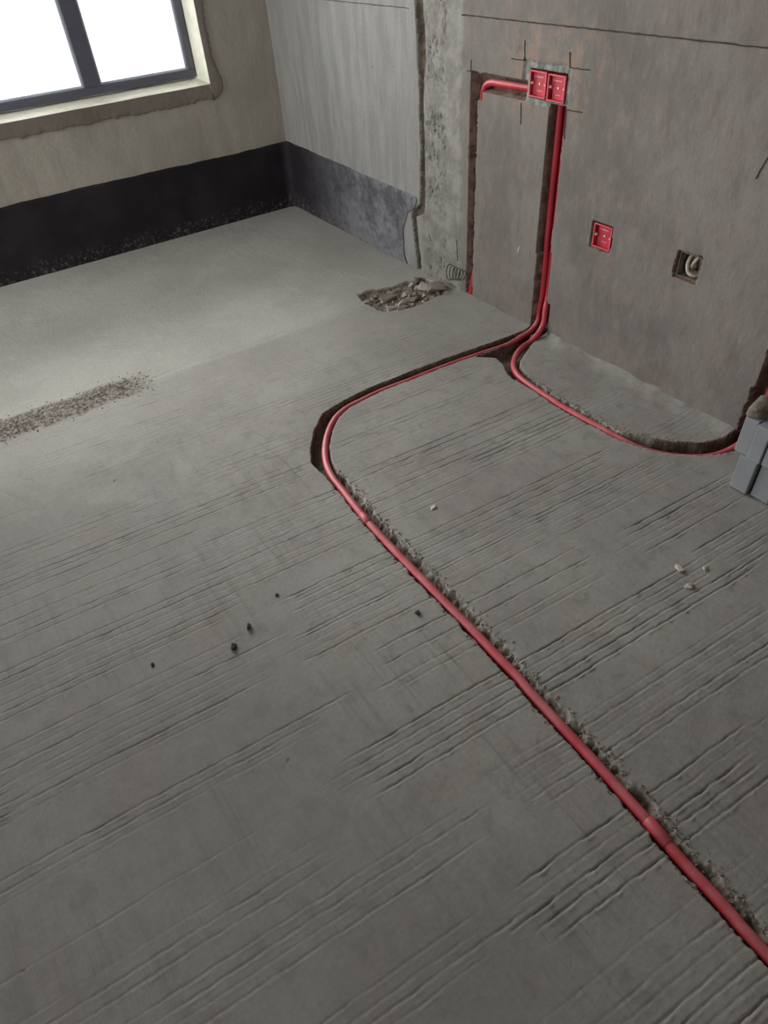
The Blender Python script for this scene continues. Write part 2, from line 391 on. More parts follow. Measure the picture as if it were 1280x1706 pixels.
# ------------------------------------------------------------------ floor: relief grid with real trenches
FX = arr((XL, -3.2, .2), (-3.2, -2.4, .02), (-2.4, -1.36, .005), (-1.36, -0.9, .0034), (-0.9, -.02, .0045), (-.02, .09, .006))
FY = arr((YR, -4.5, .15), (-4.5, -4.0, .02), (-4.0, -2.0, .0023), (-2.0, -1.2, .0036), (-1.2, .02, .009))
def seg_dist(X, Y, poly, wl, wr):
    """signed distance to a ribbon round poly: wl / wr half widths on its left / right"""
    best = np.full(X.shape, 1e9); sgnw = np.zeros(X.shape); tt = np.zeros(X.shape)
    for i in range(len(poly)-1):
        a = poly[i]; b = poly[i+1]; d = b-a; L2 = d@d
        t = np.clip(((X-a[0])*d[0]+(Y-a[1])*d[1])/L2, 0, 1)
        dx = X-(a[0]+t*d[0]); dy = Y-(a[1]+t*d[1]); q = dx*dx+dy*dy
        side = d[0]*dy-d[1]*dx > 0
        w = np.where(side, wl[i]+(wl[i+1]-wl[i])*t, wr[i]+(wr[i+1]-wr[i])*t)
        u = q < best
        best = np.where(u, q, best); sgnw = np.where(u, w, sgnw); tt = np.where(u, np.where(side, i+t, -(i+t)), tt)
    return np.sqrt(best)-sgnw, tt
def poly_sd(X, Y, P):
    inside = np.zeros(X.shape, bool); best = np.full(X.shape, 1e9); n = len(P)
    for i in range(n):
        a = P[i]; b = P[(i+1) % n]; d = b-a
        t = np.clip(((X-a[0])*d[0]+(Y-a[1])*d[1])/(d@d), 0, 1)
        best = np.minimum(best, (X-a[0]-t*d[0])**2+(Y-a[1]-t*d[1])**2)
        c = ((a[1] > Y) != (b[1] > Y)) & (X < (b[0]-a[0])*(Y-a[1])/(b[1]-a[1]+1e-12)+a[0]); inside ^= c
    return np.where(inside, -1, 1)*np.sqrt(best)

GX, GY = np.meshgrid(FX, FY, indexing='ij')
H = .0012*fbm(GX, GY, 3, 3, 1) + .0004*fbm(GX, GY, 28, 2, 2)
# rake scratches: bunches of parallel lines drawn along the width of the room
rr = random.Random(5)
SC = []       # (v0, x0, x1, depth)
v = -1.52
while v > -4.2:
    x = -2.7 + rr.random()*.3
    while x < -.08:
        ln = .45+rr.random()*.75; n = rr.choice([4, 5, 5, 6, 6]); sp = .019+rr.random()*.007
        dep = (.0019 + .0007*min(1, max(0, (x+2.2)/1.5))) * (.7+.6*rr.random()) * (1.0 if v < -1.9 else .85)
        off = rr.uniform(-.035, .035)
        for k in range(n):
            if rr.random() < .08: continue
            SC.append((v+off-k*sp+rr.uniform(-.002, .002), x+rr.uniform(-.05, .05), x+ln+rr.uniform(-.07, .07), dep*rr.choice([.45, .7, .9, 1.1, 1.25]), rr.uniform(0, 50)))
        x += ln + rr.uniform(-.06, .10)
    v -= .165+rr.uniform(-.02, .03)
VV = GY + .062*(GX+1.2) + .006*fbm(GX, GY*0, 2.2, 2, 3)
brk = fbm(GX, GY, 26, 2, 4); brk2 = fbm(GX, GY, 90, 1, 5)
for (v0, x0, x1, dep, sd) in SC:
    if x1 < -2.5: continue
    ix0 = np.searchsorted(FX, max(x0, -2.5)); ix1 = np.searchsorted(FX, min(x1, -.012))
    if ix1-ix0 < 3: continue
    sub = slice(ix0, ix1); xm = FX[sub]
    yc = v0-.062*(xm+1.2)
    j0 = np.searchsorted(FY, yc.min()-.02); j1 = np.searchsorted(FY, yc.max()+.02)
    if j1 <= j0: continue
    jj = slice(j0, j1)
    q = VV[sub, jj]-v0 + .0016*brk[sub, jj] + .0012*brk2[sub, jj]
    fade = np.minimum(1, np.minimum((xm-x0)/.06, (x1-xm)/.06))[:, None].clip(0, 1)
    mod = (.5+.7*np.clip(brk[sub, jj]+.4, 0, 1)) * fade * (1-.65*sstep(-.42, -.2, xm))[:, None]
    H[sub, jj] += -dep*mod*np.exp(-(q/.0017)**2) + dep*.4*mod*np.exp(-((q+.0052)/.0026)**2)*(.2+1.8*np.clip(brk2[sub, jj], 0, 1))
# hand-trowel ripples near the wall by the chase
# smear of mortar up against the right wall
near_wall = np.exp(-np.clip(-GX, 0, 9)/.035)
H += np.where(GY < -2.12, 1, .35)*near_wall*(.020+.012*fbm(GX, GY, 14, 2, 6))*sstep(-1.3, -1.6, GY)
# balcony side: faint step, gritty strip of the removed partition, broken patch by the wall
edge = GY + .014*fbm(GX, GY, 5, 3, 2)
H += -.0025*sstep(-1.40, -1.37, edge) - .0022*np.exp(-((edge+1.372)/.004)**2)*sstep(-.2, .3, fbm(GX, GY, 6, 2, 4))
grit = sstep(.085, .055, np.abs(edge+1.365))*sstep(-1.38, -1.5, GX+.05*fbm(GX, GY, 8, 2, 1))
H += grit*(.0025*fbm(GX, GY, 30, 3, 3)+.0035*np.maximum(0, fbm(GX, GY, 75, 2, 4)))
brokenP = [np.array(hit(q, 2, 0)[:2]) for q in [(597,490),(612,506),(640,518),(690,512),(742,487),(735,474),(708,463),(680,468),(650,478),(620,481)]]
sdbk = poly_sd(GX, GY, brokenP) + .014*fbm(GX, GY, 22, 3, 5)
bk = sstep(.006, -.012, sdbk)
H += bk*(-.017 + .007*fbm(GX, GY, 30, 3, 6)+.004*fbm(GX, GY, 80, 2, 7))
# trenches
def poly2(p): return [np.array(q[:2], float) for q in p]
Bc = [np.array([.09, -2.047]), np.array([-.03, -2.045])] + poly2(B_FLOOR)
nB = len(Bc); ip = 2
wlB = []; wrB = []
for i, q in enumerate(Bc):
    if q[0] > -.9 and q[1] > -2.1: wlB.append(.016); wrB.append(.031)
    elif q[1] > -2.26: wlB.append(.0155); wrB.append(.046)
    elif q[1] > -2.34: wlB.append(.019); wrB.append(.020)
    elif q[1] > -3.0: wlB.append(.036); wrB.append(.0155)
    else: wlB.append(.029); wrB.append(.0175)
Cc = [np.array([.09, -2.078]), np.array([-.02, -2.080])] + poly2(C_FLOOR) + [np.array([.0, -2.99]), np.array([.09, -2.992])]
wlC = []; wrC = []
for i, q in enumerate(Cc):
    if i < 4: wlC.append(.014); wrC.append(.016)
    elif q[1] > -2.30 and q[0] < -.2: wlC.append(.020); wrC.append(.020)
    elif q[1] > -2.72: wlC.append(.026); wrC.append(.014)
    else: wlC.append(.050); wrC.append(.012)
sdB, tB = seg_dist(GX, GY, Bc, wlB, wrB)
sdC, tC = seg_dist(GX, GY, Cc, wlC, wrC)
rag = fbm(GX, GY, 42, 3, 1); rag2 = fbm(GX, GY, 120, 2, 2)
leg2 = sstep(-2.2, -2.5, GY)
crumbly = np.where(tB > 0, leg2, .35*leg2)
sdB = sdB + rag*(.0022+.0095*crumbly) + rag2*(.001+.003*crumbly)
leg2c = sstep(-2.25, -2.45, GY)*(1-sstep(-2.75, -2.85, GY))
crC = np.where(tC > 0, .3+.7*leg2c, .15)
sdC = sdC + rag*(.002+.010*crC) + rag2*.0015
digP = [np.array(hit(q, 2, 0)[:2]) for q in [(792,594),(826,596),(838,606),(846,622),(858,634),(866,628),(868,600),(892,566),(880,556),(850,572)]]
sdD = poly_sd(GX, GY, digP) + .002*rag
depB = .036 - .014*leg2
depC = np.full(GX.shape, .022) + .016*sstep(-2.7, -2.85, GY)
def cut(sd, dep, soft): return -dep*sstep(.0008, -soft, sd)
soft2 = np.where((tB > 0), .0035+.016*leg2, .0035+.002*leg2)
cB = cut(sdB, depB, soft2); cC = cut(sdC, depC, np.where(tC > 0, .004+.010*leg2c, .004)); cD = -.040*sstep(.001, -.012, sdD)*(.72+.3*sstep(-2.16, -2.08, GY))
cutH = np.minimum(np.minimum(cB, cC), cD)
inside = cutH < -.004
H = np.where(cutH < 0, H*(cutH > -.006) + cutH + inside*(.0028*rag+.0022*rag2), H)
# chipped rim crumbs
rim = np.exp(-((np.minimum(sdB, sdC)-.006)/.006)**2)*np.maximum(crumbly*(tB > 0), leg2c*(tC > 0)*.8)
H += rim*(.0035*np.maximum(0, rag2)+.002*np.maximum(0, rag))
Pf = np.stack([GX, GY, H], -1)
cm = cutH[:-1, :-1]*.25+cutH[1:, :-1]*.25+cutH[1:, 1:]*.25+cutH[:-1, 1:]*.25
cm = np.where(cm < -.0035, 1, 0)
bkc = bk[:-1, :-1] > .5
bank = (((tB > 0) & (leg2+.5*rag > .5) & (sdB < .02)) | ((tC > 0) & (leg2c+.5*rag > .5) & (sdC < .02)))[:-1, :-1]
me = grid_mesh('floor', Pf, None, (M['floor'], M['cut'], M['rubble']), np.where((bkc & (cm == 0)) | ((cm == 1) & bank), 2, cm))
floor = struct(link(bpy.data.objects.new('floor', me)))

# ------------------------------------------------------------------ right wall: relief grid with chases and box recesses
WY = arr((YR, -3.5, .15), (-3.5, -3.1, .02), (-3.1, -1.15, .0038), (-1.15, .03, .012))
WZ = arr((-.07, 1.06, .0042), (1.06, 1.3, .02), (1.3, ZC+.02, .14))
YY, ZZ = np.meshgrid(WY, WZ, indexing='ij')
D = .0015*fbm(YY, ZZ, 3, 3, 2) + .0004*fbm(YY, ZZ, 24, 2, 3)        # +: into the wall
wr_r = fbm(YY, ZZ, 30, 3, 4); wr_r2 = fbm(YY, ZZ, 95, 2, 5)
D += sstep(-1.60, -1.56, YY)*0
def rect_sd(y0, y1, z0, z1, rg=.002, r2=.0008):
    yc, zc = (y0+y1)/2, (z0+z1)/2; hy, hz = abs(y1-y0)/2, abs(z1-z0)/2
    qy = np.abs(YY-yc)-hy; qz = np.abs(ZZ-zc)-hz
    return np.minimum(np.maximum(qy, qz), 0)+np.sqrt(np.maximum(qy, 0)**2+np.maximum(qz, 0)**2) + wr_r*rg + wr_r2*r2
cuts = []
# left chase: riser, then across to the double box; its inner corner is rounded
def widen(z): return 0
chs = np.minimum(rect_sd(-1.640, -1.599, -.1, .838), rect_sd(-1.885, -1.60, .784, .838, .003))
cuts.append((chs, .046))
cor = rect_sd(-1.665, -1.60, .755, .80, .001); cuts.append((cor, .044))
# main chase under the double box, slightly wider at the foot
w2 = np.minimum(rect_sd(-2.074, -2.004, .30, .79, .0018), np.minimum(rect_sd(-2.084, -2.010, -.1, .32, .0018), rect_sd(-2.100, -2.012, -.1, .13, .003))); cuts.append((w2, .064))
# chase of the rising conduit by the bricks
cuts.append((rect_sd(-3.035, -2.952, -.1, .90, .004), .045))
cuts.append((rect_sd(-3.035, -2.944, -.1, .17, .008), .040))
cuts.append((rect_sd(-3.035, -2.955, .275, .33, .010), .03))
# box recesses
BOXES = [(-1.978, -1.903, .801, .874), (-2.062, -1.987, .799, .872)]
cuts.append((rect_sd(-2.065, -1.900, .797, .876, .001), .056))
SB = (-2.333, -2.257, .402, .477); cuts.append((rect_sd(SB[0]-.006, SB[1]+.006, SB[2]-.005, SB[3]+.005, .002), .058))
OB = (-2.670, -2.595, .405, .480); cuts.append((rect_sd(OB[0]-.004, OB[1]+.004, OB[2]-.004, OB[3]+.004, .0035), .058))
DC = np.zeros(YY.shape)
for sd, dep in cuts:
    DC = np.maximum(DC, dep*sstep(.0008, -.0032, sd))
# hacked joint where the partition met the wall
jl = np.interp(ZZ[0], [0, .05, .13, .24, .255, .30, .33, .53, .66, .85, 1.03, 3], [-1.232, -1.228, -1.213, -1.200, -1.205, -1.262, -1.266, -1.278, -1.276, -1.274, -1.262, -1.262])[None, :]
jr = np.interp(ZZ[0], [0, .05, .13, .24, .27, .33, .53, .70, .85, .93, 1.03, 3], [-1.262, -1.262, -1.246, -1.232, -1.296, -1.308, -1.312, -1.308, -1.326, -1.328, -1.312, -1.312])[None, :]
wob = .006*fbm(YY*0, ZZ, 18, 3, 6)
sdj = np.maximum(YY-jl, jr-YY) + wob + .003*wr_r
DJ = (.026+.008*wr_r)*sstep(.003, -.010, sdj)
D = np.maximum(D, DC*1.0) if False else np.where(DC > .003, DC + (DC > .03)*(.0015*wr_r+.0008*wr_r2), D + DJ)
# rough hacked strip beside it
stp = sstep(-1.315, -1.335, YY)*sstep(-1.48, -1.44, YY)
pit = np.maximum(0, fbm(YY*1.6, ZZ, 48, 3, 7)-.05)*sstep(-.1, .35, fbm(YY, ZZ, 8, 2, 1))
D = np.where(DC > .003, D, D + stp*(.016*pit) - .003*sstep(-1.30, -1.33, YY)*sstep(-1.57, -1.54, YY))
# fresh mortar packed round the double box
mo = sstep(.003, -.004, rect_sd(-2.078, -1.868, .781, .899, .006, .003))
D = np.where(DC > .003, D, D + mo*(.004 + .0045*fbm(YY, ZZ, 55, 3, 2)))
Pw = np.stack([D, YY, ZZ], -1)
c4 = lambda A: (A[:-1, :-1]+A[1:, :-1]+A[1:, 1:]+A[:-1, 1:])*.25
mi = np.where(c4(DC) > .003, 1, np.where(c4(DJ) > .006, 3, np.where(c4(mo) > .5, 2, 0)))
me = grid_mesh('wall_right', Pw, None, (M['wr'], M['cutwall'], M['mortar'], M['joint']), mi, flip=True)
wall_right = struct(link(bpy.data.objects.new('wall_right', me)))
# the wall behind its face
boxes('masonry', [(.075, .24, YR-.2, .2, -.12, ZC+.1)], M['shell'], wall_right)

# ------------------------------------------------------------------ back wall with the window opening
BX = arr((XL-.1, WX0, .12), (WX0, WX1, .03), (WX1, .01, .015))
BZ = arr((-.06, WZ0, .015), (WZ0, WZ1, .05), (WZ1, ZC+.02, .1))
XX, Z2 = np.meshgrid(BX, BZ, indexing='ij')
Yb = .002*fbm(XX, Z2, 3, 3, 3)+.0006*fbm(XX, Z2, 20, 2, 4)
Yb = np.where((np.abs(XX-WX0) < .001) | (np.abs(XX-WX1) < .001) | (np.abs(Z2-WZ0) < .001) | (np.abs(Z2-WZ1) < .001), 0, Yb)
cx = (BX[:-1]+BX[1:])/2; cz = (BZ[:-1]+BZ[1:])/2
hole = ((cx > WX0) & (cx < WX1))[:, None] & ((cz > WZ0) & (cz < WZ1))[None, :]
me = grid_mesh('wall_back', np.stack([XX, Yb, Z2], -1), ~hole, (M['wb'],))
wall_back = struct(link(bpy.data.objects.new('wall_back', me)))
boxes('masonry', [(XL-.2, WX0-.02, .012, .24, -.12, ZC+.1), (WX1+.02, .24, .012, .24, -.12, ZC+.1), (WX0-.02, WX1+.02, .012, .24, -.12, WZ0-.02), (WX0-.02, WX1+.02, .012, .24, WZ1+.02, ZC+.1)], M['shell'], wall_back)
# splayed white putty reveal
FY0 = .12; SPL = .020
o4 = [(WX0, WZ0), (WX1, WZ0), (WX1, WZ1), (WX0, WZ1)]
i4 = [(WX0+SPL, WZ0+.019), (WX1-SPL, WZ0+.019), (WX1-SPL, WZ1-SPL), (WX0+SPL, WZ1-SPL)]
V = []; Fc = []
def ring_side(a, b, c, d, n):
    base = len(V)
    for k in range(n+1):
        t = k/n
        ox, oz = a[0]+(b[0]-a[0])*t, a[1]+(b[1]-a[1])*t; ix, iz = c[0]+(d[0]-c[0])*t, c[1]+(d[1]-c[1])*t
        w = .0022*math.sin(t*37+a[0]*9)+.0016*math.sin(t*91+1)
        V.append((ox, -.003+w*.5, oz)); V.append((ox+(ix-ox)*.12, .002, oz+(iz-oz)*.12+w*.3)); V.append((ix, .20, iz))
    for k in range(n):
        for r in range(2):
            q = base+k*3+r; Fc.append((q, q+3, q+4, q+1))
for k in range(4):
    ring_side(o4[k], o4[(k+1) % 4], i4[k], i4[(k+1) % 4], 40)
mesh_obj('window_reveal', V, Fc, M['putty'], wall_back, smooth=True)
# ragged cement patch troweled round the opening: right side and underside
rp = random.Random(3)
def ragged_patch(name, inner, outer_w, seed):
    """strip along the polyline inner with a ragged outer edge, 5 mm proud of the wall, rolled down at the rim"""
    V = []; Fc = []; n = len(inner)
    for i, (p, nrm) in enumerate(inner):
        s = i*.012
        w = outer_w(i/(n-1)) + .010*float(fbm(np.array(s), np.array(seed*1.), 9, 3, 3)) + .006*float(fbm(np.array(s), np.array(seed*1.), 40, 2, 4))
        for k, (t, y) in enumerate(((0, -.005), (.5, -.008), (.9, -.0075), (.985, -.006), (1, .004))):
            V.append((p[0]+nrm[0]*w*t, y + .0006*math.sin(i*.11+k*2), p[1]+nrm[1]*w*t))
    for i in range(n-1):
        for k in range(4):
            a = i*5+k; Fc.append((a, a+5, a+6, a+1))
    return mesh_obj(name, V, Fc, M['patch'], wall_back, smooth=True)
inn = []
z = 1.6
while z > WZ0+.005: inn.append(((WX1, z), (1, 0))); z -= .006
for k in range(9): a = k/8*math.pi/2; inn.append(((WX1, WZ0), (math.cos(a), -math.sin(a))))
x = WX1
while x > WX0: inn.append(((x, WZ0), (0, -1))); x -= .006
ncut = len(inn)
ragged_patch('cement_patch', inn, lambda t: .042 if t < .25 else (.042+(t-.25)*.6 if t < .29 else .064), 2)

# window: aluminium frame, mullions, beads and panes
win = bpy.data.objects.new('window_1', None); link(win); win.location = ((WX0+WX1)/2, FY0+.03, WZ0); struct(win)
ix0, ix1, iz0, iz1 = WX0+SPL-.004, WX1-SPL+.001, WZ0+.0215, WZ1-SPL+.004
def wloc(b): return (b[0]-win.location.x, b[1]-win.location.x, b[2]-win.location.y, b[3]-win.location.y, b[4]-win.location.z, b[5]-win.location.z)
f0, f1 = FY0, FY0+.06
fw = .034
boxes('frame', [wloc(b) for b in [(ix0, ix1, f0, f1, iz0, iz0+fw), (ix0, ix1, f0, f1, iz1-fw, iz1), (ix0, ix0+fw, f0, f1, iz0+fw, iz1-fw), (ix1-fw, ix1, f0, f1, iz0+fw, iz1-fw)]], M['alu'], win, bevel=.002)
muls = [(-.957, -.879), (-1.99, -1.912)]
for a, b in muls:
    boxes('mullion', [wloc((a, b, f0-.003, f1, iz0+fw, iz1-fw))], M['alu'], win, bevel=.002)
panes = [(muls[0][1], ix1-fw), (muls[1][1], muls[0][0]), (ix0+fw, muls[1][0])]
for a, b in panes:
    g0, g1 = iz0+fw, iz1-fw; bw = .011
    boxes('glazing_bead', [wloc(q) for q in [(a, b, f0+.012, f0+.03, g0, g0+bw), (a, b, f0+.012, f0+.03, g1-bw, g1), (a, a+bw, f0+.012, f0+.03, g0+bw, g1-bw), (b-bw, b, f0+.012, f0+.03, g0+bw, g1-bw)]], M['bead'], win, bevel=.0015)
    boxes('pane', [wloc((a+bw*.5, b-bw*.5, f0+.030, f0+.036, g0+bw*.5, g1-bw*.5))], M['glass'], win)

# rest of the room (outside the frame): left and rear walls, ceiling, plus windows and a beam added for the light
wl = struct(boxes('wall_left', [(XL-.2, XL, YR-.2, LY0, -.12, ZC+.1), (XL-.2, XL, LY1, 0.24, -.12, ZC+.1), (XL-.2, XL, LY0, LY1, -.12, LZ0), (XL-.2, XL, LY0, LY1, LZ1, ZC+.1)], M['shell']))
w3e = bpy.data.objects.new('added_side_window', None); link(w3e); struct(w3e); w3e.location = (XL-.1, (LY0+LY1)/2, LZ0)  # added window, out of view, lights the balcony side
def lloc(b): return (b[0]-w3e.location.x, b[1]-w3e.location.x, b[2]-w3e.location.y, b[3]-w3e.location.y, b[4]-w3e.location.z, b[5]-w3e.location.z)
boxes('frame', [lloc(b) for b in [(XL-.13, XL-.07, LY0, LY1, LZ0, LZ0+.05), (XL-.13, XL-.07, LY0, LY1, LZ1-.05, LZ1), (XL-.13, XL-.07, LY0, LY0+.05, LZ0+.05, LZ1-.05), (XL-.13, XL-.07, LY1-.05, LY1, LZ0+.05, LZ1-.05)]], M['alu'], w3e, bevel=.002)
boxes('pane', [lloc((XL-.103, XL-.097, LY0+.05, LY1-.05, LZ0+.05, LZ1-.05))], M['glass'], w3e)
ce = struct(boxes('ceiling', [(XL-.2, .24, YR-.2, .24, ZC, ZC+.15)], M['ceil']))
bm_o = struct(boxes('added_beam', [(XL, 0, -1.46, -1.26, 2.25, ZC)], M['shell']))       # unseen beam added to hold high daylight back from the near floor
wre = struct(boxes('wall_rear', [(XL, RX0, YR-.2, YR, -.12, ZC), (RX1, 0, YR-.2, YR, -.12, ZC), (RX0, RX1, YR-.2, YR, -.12, RZ0), (RX0, RX1, YR-.2, YR, RZ1, ZC)], M['shell']))
w2e = bpy.data.objects.new('added_rear_window', None); link(w2e); struct(w2e); w2e.location = ((RX0+RX1)/2, YR-.1, RZ0)  # added window behind the camera, gives fill light
def rloc(b): return (b[0]-w2e.location.x, b[1]-w2e.location.x, b[2]-w2e.location.y, b[3]-w2e.location.y, b[4]-w2e.location.z, b[5]-w2e.location.z)
boxes('frame', [rloc(b) for b in [(RX0, RX1, YR-.13, YR-.07, RZ0, RZ0+.05), (RX0, RX1, YR-.13, YR-.07, RZ1-.05, RZ1), (RX0, RX0+.05, YR-.13, YR-.07, RZ0+.05, RZ1-.05), (RX1-.05, RX1, YR-.13, YR-.07, RZ0+.05, RZ1-.05)]], M['alu'], w2e, bevel=.002)
for a in (RX0+.4,): boxes('mullion', [rloc((a-.03, a+.03, YR-.13, YR-.07, RZ0+.05, RZ1-.05))], M['alu'], w2e, bevel=.002)
for a, b in ((RX0+.05, RX0+.37), (RX0+.43, RX1-.05)): boxes('pane', [rloc((a, b, YR-.103, YR-.097, RZ0+.05, RZ1-.05))], M['glass'], w2e)

# ------------------------------------------------------------------ black waterproof paint band along the foot of both walls
def band(name, path, top, mat, endfun=None, nz=26):
    """path: list of (point2d, outward normal2d, s); a 3 mm skin standing on the wall face"""
    V = []; n = len(path); keep = []
    for (p, nr, s) in path:
        h = top(s)
        for k in range(nz+2):
            zf = min(1, k/nz); z = -.012+(h+.012)*zf; off = .0045 + .0009*math.sin(s*31+z*47) if k <= nz else -.004
            q = p
            if endfun: q = endfun(p, s, z)
            V.append((q[0]+nr[0]*off, q[1]+nr[1]*off, z))
    nn = nz+2; Fc = [(i*nn+k, (i+1)*nn+k, (i+1)*nn+k+1, i*nn+k+1) for i in range(n-1) for k in range(nn-1)]
    return struct(mesh_obj(name, V, Fc, mat, None, smooth=True))
FIL = .045
def topf(s): return .343+.004*math.sin(s*4.1)+.0035*float(fbm(np.array(s), np.array(3.), 14, 3, 2))
path = []
x = XL
while x < -FIL: path.append(((x, 0), (0, -1), x)); x += .02
for k in range(5):
    a = k/8*math.pi/2
    path.append(((-FIL+FIL*math.sin(a), -FIL+FIL*math.cos(a)), (-math.sin(a), -math.cos(a)), -FIL+FIL*a))
band('paint_band_back', path, topf, M['black_b'])
path = []
for k in range(4, 9):
    a = k/8*math.pi/2
    path.append(((-FIL+FIL*math.sin(a), -FIL+FIL*math.cos(a)), (-math.sin(a), -math.cos(a)), -FIL+FIL*a))
N = 90
for k in range(1, N+1): path.append(((0, -FIL-(1.0)*k/N), (-1, 0), .05+1.2*k/N))
def endf(p, s, z):
    if s < .05: return p
    u = (s-.05)/1.2
    ye = np.interp(z, [-.02, .02, .08, .16, .20, .245, .27, .31, .345], [-1.165, -1.14, -1.125, -1.128, -1.15, -1.165, -1.225, -1.246, -1.225]) + .012*float(fbm(np.array(z), np.array(1.), 16, 3, 5))
    return (0, -FIL+(ye+FIL)*u)
band('paint_band_right', path, lambda s: .343-.012*max(0, s)+.0035*float(fbm(np.array(s), np.array(9.), 14, 3, 2)), M['black_r'], endf)

# ------------------------------------------------------------------ drawn lines on the right wall
def stroke(name, pts, w, mat, jit=0):
    """flat line drawn on the wall: points (y, z), a hair proud of the plaster"""
    V = []; Fc = []
    P = [Vector((0, a, b)) for a, b in pts]
    for i, p in enumerate(P):
        t = (P[min(i+1, len(P)-1)]-P[max(i-1, 0)]).normalized(); nr = Vector((0, -t.z, t.y))
        ww = w*(1+jit*(rp.random()-.5))
        dep = float(D[min(len(WY)-1, np.searchsorted(WY, p.y)), min(len(WZ)-1, np.searchsorted(WZ, p.z))])
        dep = dep if dep < .006 else 0
        for xo, sg in ((-.0016, 1), (-.0016, -1), (.002, -1), (.002, 1)):
            q = p+nr*ww*.5*sg; V.append((dep+xo, q.y, q.z))
    for i in range(len(P)-1):
        for k in range(4):
            a = i*4+k; b = i*4+(k+1) % 4; Fc.append((a, b, b+4, a+4))
    n = len(P)*4; Fc += [(0, 3, 2, 1), (n-4, n-3, n-2, n-1)]
    return mesh_obj(name, V, Fc, mat, wall_right)
def line(a, b, n=12, wob=.0008): return [(a[0]+(b[0]-a[0])*k/n+rp.uniform(-wob, wob), a[1]+(b[1]-a[1])*k/n+rp.uniform(-wob, wob)) for k in range(n+1)]
stroke('level_line', line((-.60, 1.0), (-1.225, 1.002), 30), .0022, M['ink'], .5)
stroke('level_line', line((-1.545, 1.0), (-3.6, 1.0), 110), .0036, M['ink'], .6)
for a, b in [((-1.871, .897), (-1.866, .951)), ((-1.872, .897), (-1.806, .896)), ((-2.073, .897), (-2.067, .938)), ((-2.076, .898), (-2.156, .899)),
             ((-1.869, .776), (-1.873, .711)), ((-2.077, .784), (-2.145, .786)), ((-2.077, .783), (-2.081, .70)), ((-1.598, .838), (-1.597, .873)), ((-1.598, .838), (-1.578, .8385)),
             ((-2.766, .722), (-2.783, .78))]:
    stroke('setting_out_mark', line(a, b, 10), .0026, M['pencil'], .5)
sc = []
for k in range(150):
    t = k/149; a = t*2*math.pi*5.2+1.2; am = 1.15-.45*t
    sc.append((-1.480-.105*t-.020*am*math.cos(a)-.010*math.sin(a), .062+.016*t+.034*am*math.sin(a)))
stroke('pencil_scribble', sc, .0026, M['pencil'], .6)
stroke('pencil_scribble', line((-1.535, .22), (-1.542, .13), 8, .001), .0022, M['pencil'], .5)
stroke('chalk_fleck', line((-1.906, .275), (-1.912, .30), 4), .0045, M['wash'], .6)

# ------------------------------------------------------------------ red conduits
def vec(ps): return [Vector(q) for q in ps]
cB = tube('red_conduit', catmull(B_PATH), R_P, M['red'], hollow=.0018)
tag(cB, 'long red conduit dropping from the double box and running across the open floor', 'conduit', 'red conduits')
def sleeve(parent, at, d, ln, r):
    d = Vector(d).normalized(); a = Vector(at); pts = [a+d*ln*(t-.5) for t in (0, .02, .5, .98, 1)]
    return tube('coupling', pts, [r-.0012, r, r, r, r-.0012], M['red'], parent, hollow=.001)
def near_path(path, px, z):
    q = Vector(hit(px, 2, z)); i = min(range(len(path)), key=lambda k: (path[k]-q).length); return path[i], path[min(i+2, len(path)-1)]-path[max(i-2, 0)]
pb = catmull(B_PATH)
for px, ln in (((1093, 1384), .052), ((608, 864), .045)):
    a, d = near_path(pb, px, -.006); sleeve(cB, a, d, ln, R_P+.0020 if ln > .05 else R_P+.0014)
cC = tube('red_conduit', catmull(C_PATH), R_P-.0003, M['red'], hollow=.0018)
tag(cC, 'red conduit bending out of the chase foot and curving to the brick stack', 'conduit', 'red conduits')
cA = tube('red_conduit', catmull(A_PATH), R_P, M['red'], hollow=.0018)
tag(cA, 'red conduit leaving the double box sideways and dropping down the narrow chase', 'conduit', 'red conduits')

